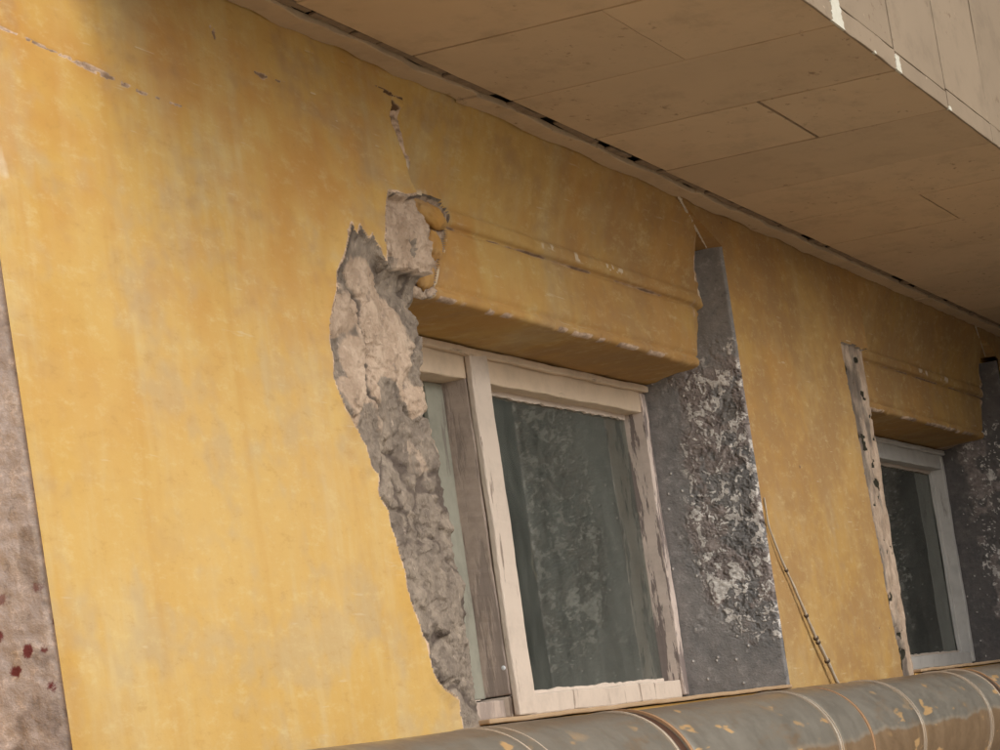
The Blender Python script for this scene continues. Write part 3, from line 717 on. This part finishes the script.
    fs = [f for f in bm.faces if f.normal.y < -.9]; bmesh.ops.delete(bm, geom=fs, context='FACES'); bmesh.ops.reverse_faces(bm, faces=bm.faces)
    me = bpy.data.meshes.new('m'); bm.to_mesh(me); bm.free(); link('room', me, M['room'], B)
window(L1, A1, True); window(L2, A2, False)

# ================================================================== boarded overhang
OX0, OX1, OY = 5.2, 18.2, -1.167
OV = box('overhang', (OX0+.03, OX1, OY+.026, .019, EAVE+.030, 4.2), M['dark'], B, 0, label='boxed overhang clad in beige boards')
seams = [7.71+.757*k for k in range(-4, 15)]
rg = random.Random(11)
for k, (a, b) in enumerate(zip(seams, seams[1:])):
    a = max(a, OX0); b = min(b, OX1)
    if b-a < .05: continue
    split = -.655 - rg.uniform(0, .05); gp = (.013 if k % 3 != 1 else .008)
    g2 = .0018 if k % 2 == 1 else .0006
    for y0, y1 in (((OY+.008, split-g2/2), (split+g2/2, -.112)) if k in (3, 5, 8) else ((OY+.008, -.112),)):
        dz = rg.uniform(0, .0014)
        box('soffit_panel', (a+gp*.5, b-gp*.5*rg.uniform(.5, 1.5), y0, y1-rg.uniform(0, .01), EAVE+dz, EAVE+.018+dz), M['board'], OV, .0015, 8, .0009, k*2)
    # fascia: tall board above a narrow skirting strip
    sk = .062+rg.uniform(-.008, .012)
    box('fascia_board', (a+.006, b-.012*rg.uniform(.6, 1.8), OY, OY+.022, EAVE+sk+.004, 4.2), M['fascia'], OV, .002, 10, .0012, k)
    box('fascia_strip', (a+.005, b-.005, OY-.002, OY+.006, EAVE-.002, EAVE+sk), M['fascia'], OV, .002, 10, .0009, k+50)
# trim board against the wall and crumbling sealant between it and the panels
tx = OX0
while tx < OX1:
    ln = rg.uniform(1.9, 2.6); e = min(tx+ln, OX1)
    box('trim_board', (tx, e-.002, -.076, -.004, EAVE-.006, EAVE+.016), M['board'], OV, .003, 90, .0030, int(tx*10)); tx = e
tx = OX0+.02
while tx < OX1-.1:
    ln = rg.uniform(.06, .38); gap_ = rg.choice((.006, .02, .06, .14, .2)) * rg.uniform(.5, 1.2); e = min(tx+ln, OX1)
    box('sealant_strip', (tx, e, -.113+rg.uniform(0, .010), -.0765-rg.uniform(0, .006), EAVE+.003+rg.uniform(0, .004), EAVE+.014), M['sealant'], OV, .003, max(2, int(ln*40)), .0022, int(tx*77)); tx = e+gap_
# white chips where the fascia joints have lost their paint
def chip_patch(x, w_, h, seed):
    r = random.Random(seed); bm = bmesh.new(); n = 14; L_, R_ = [], []
    for i in range(n):
        z = EAVE-.003+h*i/(n-1); t = 1-.35*i/(n-1)
        L_.append((x-w_/2*t+r.uniform(-.07, .07)*w_, z)); R_.append((x+w_/2*t+r.uniform(-.07, .07)*w_, z))
    out = L_+R_[::-1]; f = [bm.verts.new((a, OY-.0045, b)) for a, b in out]; g = [bm.verts.new((a, OY+.004, b)) for a, b in out]
    bm.faces.new(f)
    for i in range(len(out)): bm.faces.new((f[i], g[i], g[(i+1) % len(out)], f[(i+1) % len(out)]))
    bmesh.ops.recalc_face_normals(bm, faces=bm.faces)
    me = bpy.data.meshes.new('m'); bm.to_mesh(me); bm.free(); link('bare_chip', me, M['chipwhite'], OV)
chip_patch(7.712, .14, .10, 1); chip_patch(8.480, .075, .055, 2); chip_patch(9.236, .05, .014, 3); chip_patch(8.16, .03, .008, 4)

# ================================================================== pipe
PY, PZ, PR = -.252, -.178, .230
PP = top('heating_pipe', (9.5, PY, PZ), 'fat grey sheet clad pipe with rusty bands running below the windows', 'pipe')
def tube_x(x0, x1, r, nseg=72, nx=12, seed=0, amp=.002, th=.0):
    bm = bmesh.new(); rr = random.Random(seed); rings = []
    ph = rr.uniform(0, 9)
    xs = [x0+(x1-x0)*i/nx for i in range(nx+1)]
    for x in xs:
        ring = []
        for k in range(nseg):
            a = 2*math.pi*k/nseg
            q = r + amp*(math.sin(3*a+x*2.1+ph)+.6*math.sin(7*a-x*4.7+ph*2))*.5
            ring.append(bm.verts.new((x, PY+q*math.cos(a), PZ+q*math.sin(a))))
        rings.append(ring)
    for a, b in zip(rings, rings[1:]):
        for k in range(nseg): bm.faces.new((a[k], a[(k+1) % nseg], b[(k+1) % nseg], b[k]))
    bm.faces.new(rings[0]); bm.faces.new(rings[-1][::-1]); bmesh.ops.recalc_face_normals(bm, faces=bm.faces)
    me = bpy.data.meshes.new('m'); bm.to_mesh(me); bm.free()
    return me
def psm(name, x0, x1, r, mat, nx=2, seed=0, amp=.0, label=None):
    me = tube_x(x0, x1, r, 96, nx, seed, amp)
    o = link(name, me, mat, PP, label); me.shade_smooth()
    for pl in me.polygons:
        if len(pl.vertices) > 4: pl.use_smooth = False
    return o
joints = [2.6, 5.05, 7.40, 9.02, 10.25, 11.52, 11.92, 14.3, 16.7, 18.2]
for k, (a, b) in enumerate(zip(joints, joints[1:])):
    big = lambda x: x in (7.40, 11.92)
    psm('jacket', a+(.036 if big(a) else .002), b-(.036 if big(b) else .002), PR+(.0025 if k % 2 else 0), M['pipe'], 16, k, .0035)
for x in (5.05, 9.02, 10.25, 11.52, 14.3, 16.7):
    psm('seam_ring', x-.016, x-.006, PR+.0058, M['seam'], 1); psm('seam_ring', x+.020, x+.030, PR+.0050, M['seam'], 1)
psm('seam_ring', 6.30, 6.312, PR+.0055, M['seam'], 1); psm('seam_ring', 6.40, 6.41, PR+.0052, M['seam'], 1)
psm('rust_ring', 9.46, 9.485, PR+.0045, M['rustseam'], 1)
for x in (7.40, 11.92):
    psm('band', x-.037, x+.037, PR-.003, M['band'], 1, label='dark rusty gap band around the pipe')
    psm('seam_ring', x-.075, x-.055, PR+.0055, M['seam'], 1); psm('seam_ring', x+.0365, x+.060, PR+.0060, M['rustseam'], 1)
for x in (4.2, 8.3, 12.6, 16.2):
    box('bracket', (x-.03, x+.03, PY-.06, .03, PZ-PR-.06, PZ-PR+.004), M['bracket'], PP, .004)
    box('bracket', (x-.03, x+.03, PY-.03, PY+.03, GZ, PZ-PR-.058), M['bracket'], PP, .004)

# ================================================================== dry stalk leaning on the wall
pts = [hit(a, b, 1, y) for a, b, y in ((764, 498, -.004), (769, 527, -.010), (781, 558, -.014), (797, 594, -.018), (811, 627, -.020), (817, 640, -.021), (825, 656, -.022), (838, 684, -.024), (848, 706, -.024))]
ST = top('dry_stalk', tuple(pts[-1]), 'thin dry knotted plant stalk leaning against the ochre wall between the windows', 'stalk')
def skin(name, pts, rad, mat, parent, ns=8):
    bm = bmesh.new(); rings = []
    for i, (q, r) in enumerate(zip(pts, rad)):
        q = np.array(q); d = np.array(pts[min(i+1, len(pts)-1)])-np.array(pts[max(i-1, 0)]); d = d/np.linalg.norm(d)
        u = np.cross(d, (0, 1, 0)); u /= np.linalg.norm(u); v = np.cross(d, u)
        rings.append([bm.verts.new(tuple(q+r*(math.cos(a)*u+math.sin(a)*v))) for a in [2*math.pi*k/ns for k in range(ns)]])
    for a, b in zip(rings, rings[1:]):
        for k in range(ns): bm.faces.new((a[k], a[(k+1) % ns], b[(k+1) % ns], b[k]))
    bm.faces.new(rings[0][::-1]); bm.faces.new(rings[-1]); bmesh.ops.recalc_face_normals(bm, faces=bm.faces)
    me = bpy.data.meshes.new('m'); bm.to_mesh(me); bm.free(); return link(name, me, mat, parent, None, True)
fine = []; rad = []
for i in range(len(pts)-1):
    for t in np.linspace(0, 1, 6, endpoint=False):
        fine.append(pts[i]*(1-t)+pts[i+1]*t + np.array([.002*math.sin(i*2.1+t*5), 0, .002*math.cos(i*1.3+t*4)])); s_ = (i+t)/(len(pts)-1); rad.append(.003+.0052*min(1, s_*1.5)+.0008*math.sin(i*3+t*9))
fine.append(pts[-1]); rad.append(.004)
skin('stem', fine, rad, M['stalk'], ST)
for k in (14, 22, 29, 31, 37):
    d = fine[k+1]-fine[k]; d = d/np.linalg.norm(d)
    skin('knot', [fine[k]-d*.008, fine[k]-d*.003, fine[k]+d*.003, fine[k]+d*.008], [rad[k]*.9, rad[k]*1.5, rad[k]*1.45, rad[k]*.9], M['knot'], ST)

# ================================================================== neighbouring wing across the yard (seen mirrored in the panes), plus an unseen light-blocking block
WG = top('building_wing', (20, -3, GZ), 'dark grey neighbouring building mirrored in the window glass, plus an added block for shade', 'building')
box('wall', (18.4, 26, -9, 4, GZ, 9.5), M['wing'], WG, 0)
box('wall', (12.4, 18.35, -14, -5.4, GZ, 9.5), M['wing'], WG, 0)  # unseen block, added to keep sky light off the right-hand bays
for fl in range(2):
    for k in range(3):
        y = -2-2.6*k; z = -.4+3.2*fl
        box('wing_window', (18.36, 18.45, y-.7, y+.7, z, z+1.5), M['wingglass'], WG, .01)
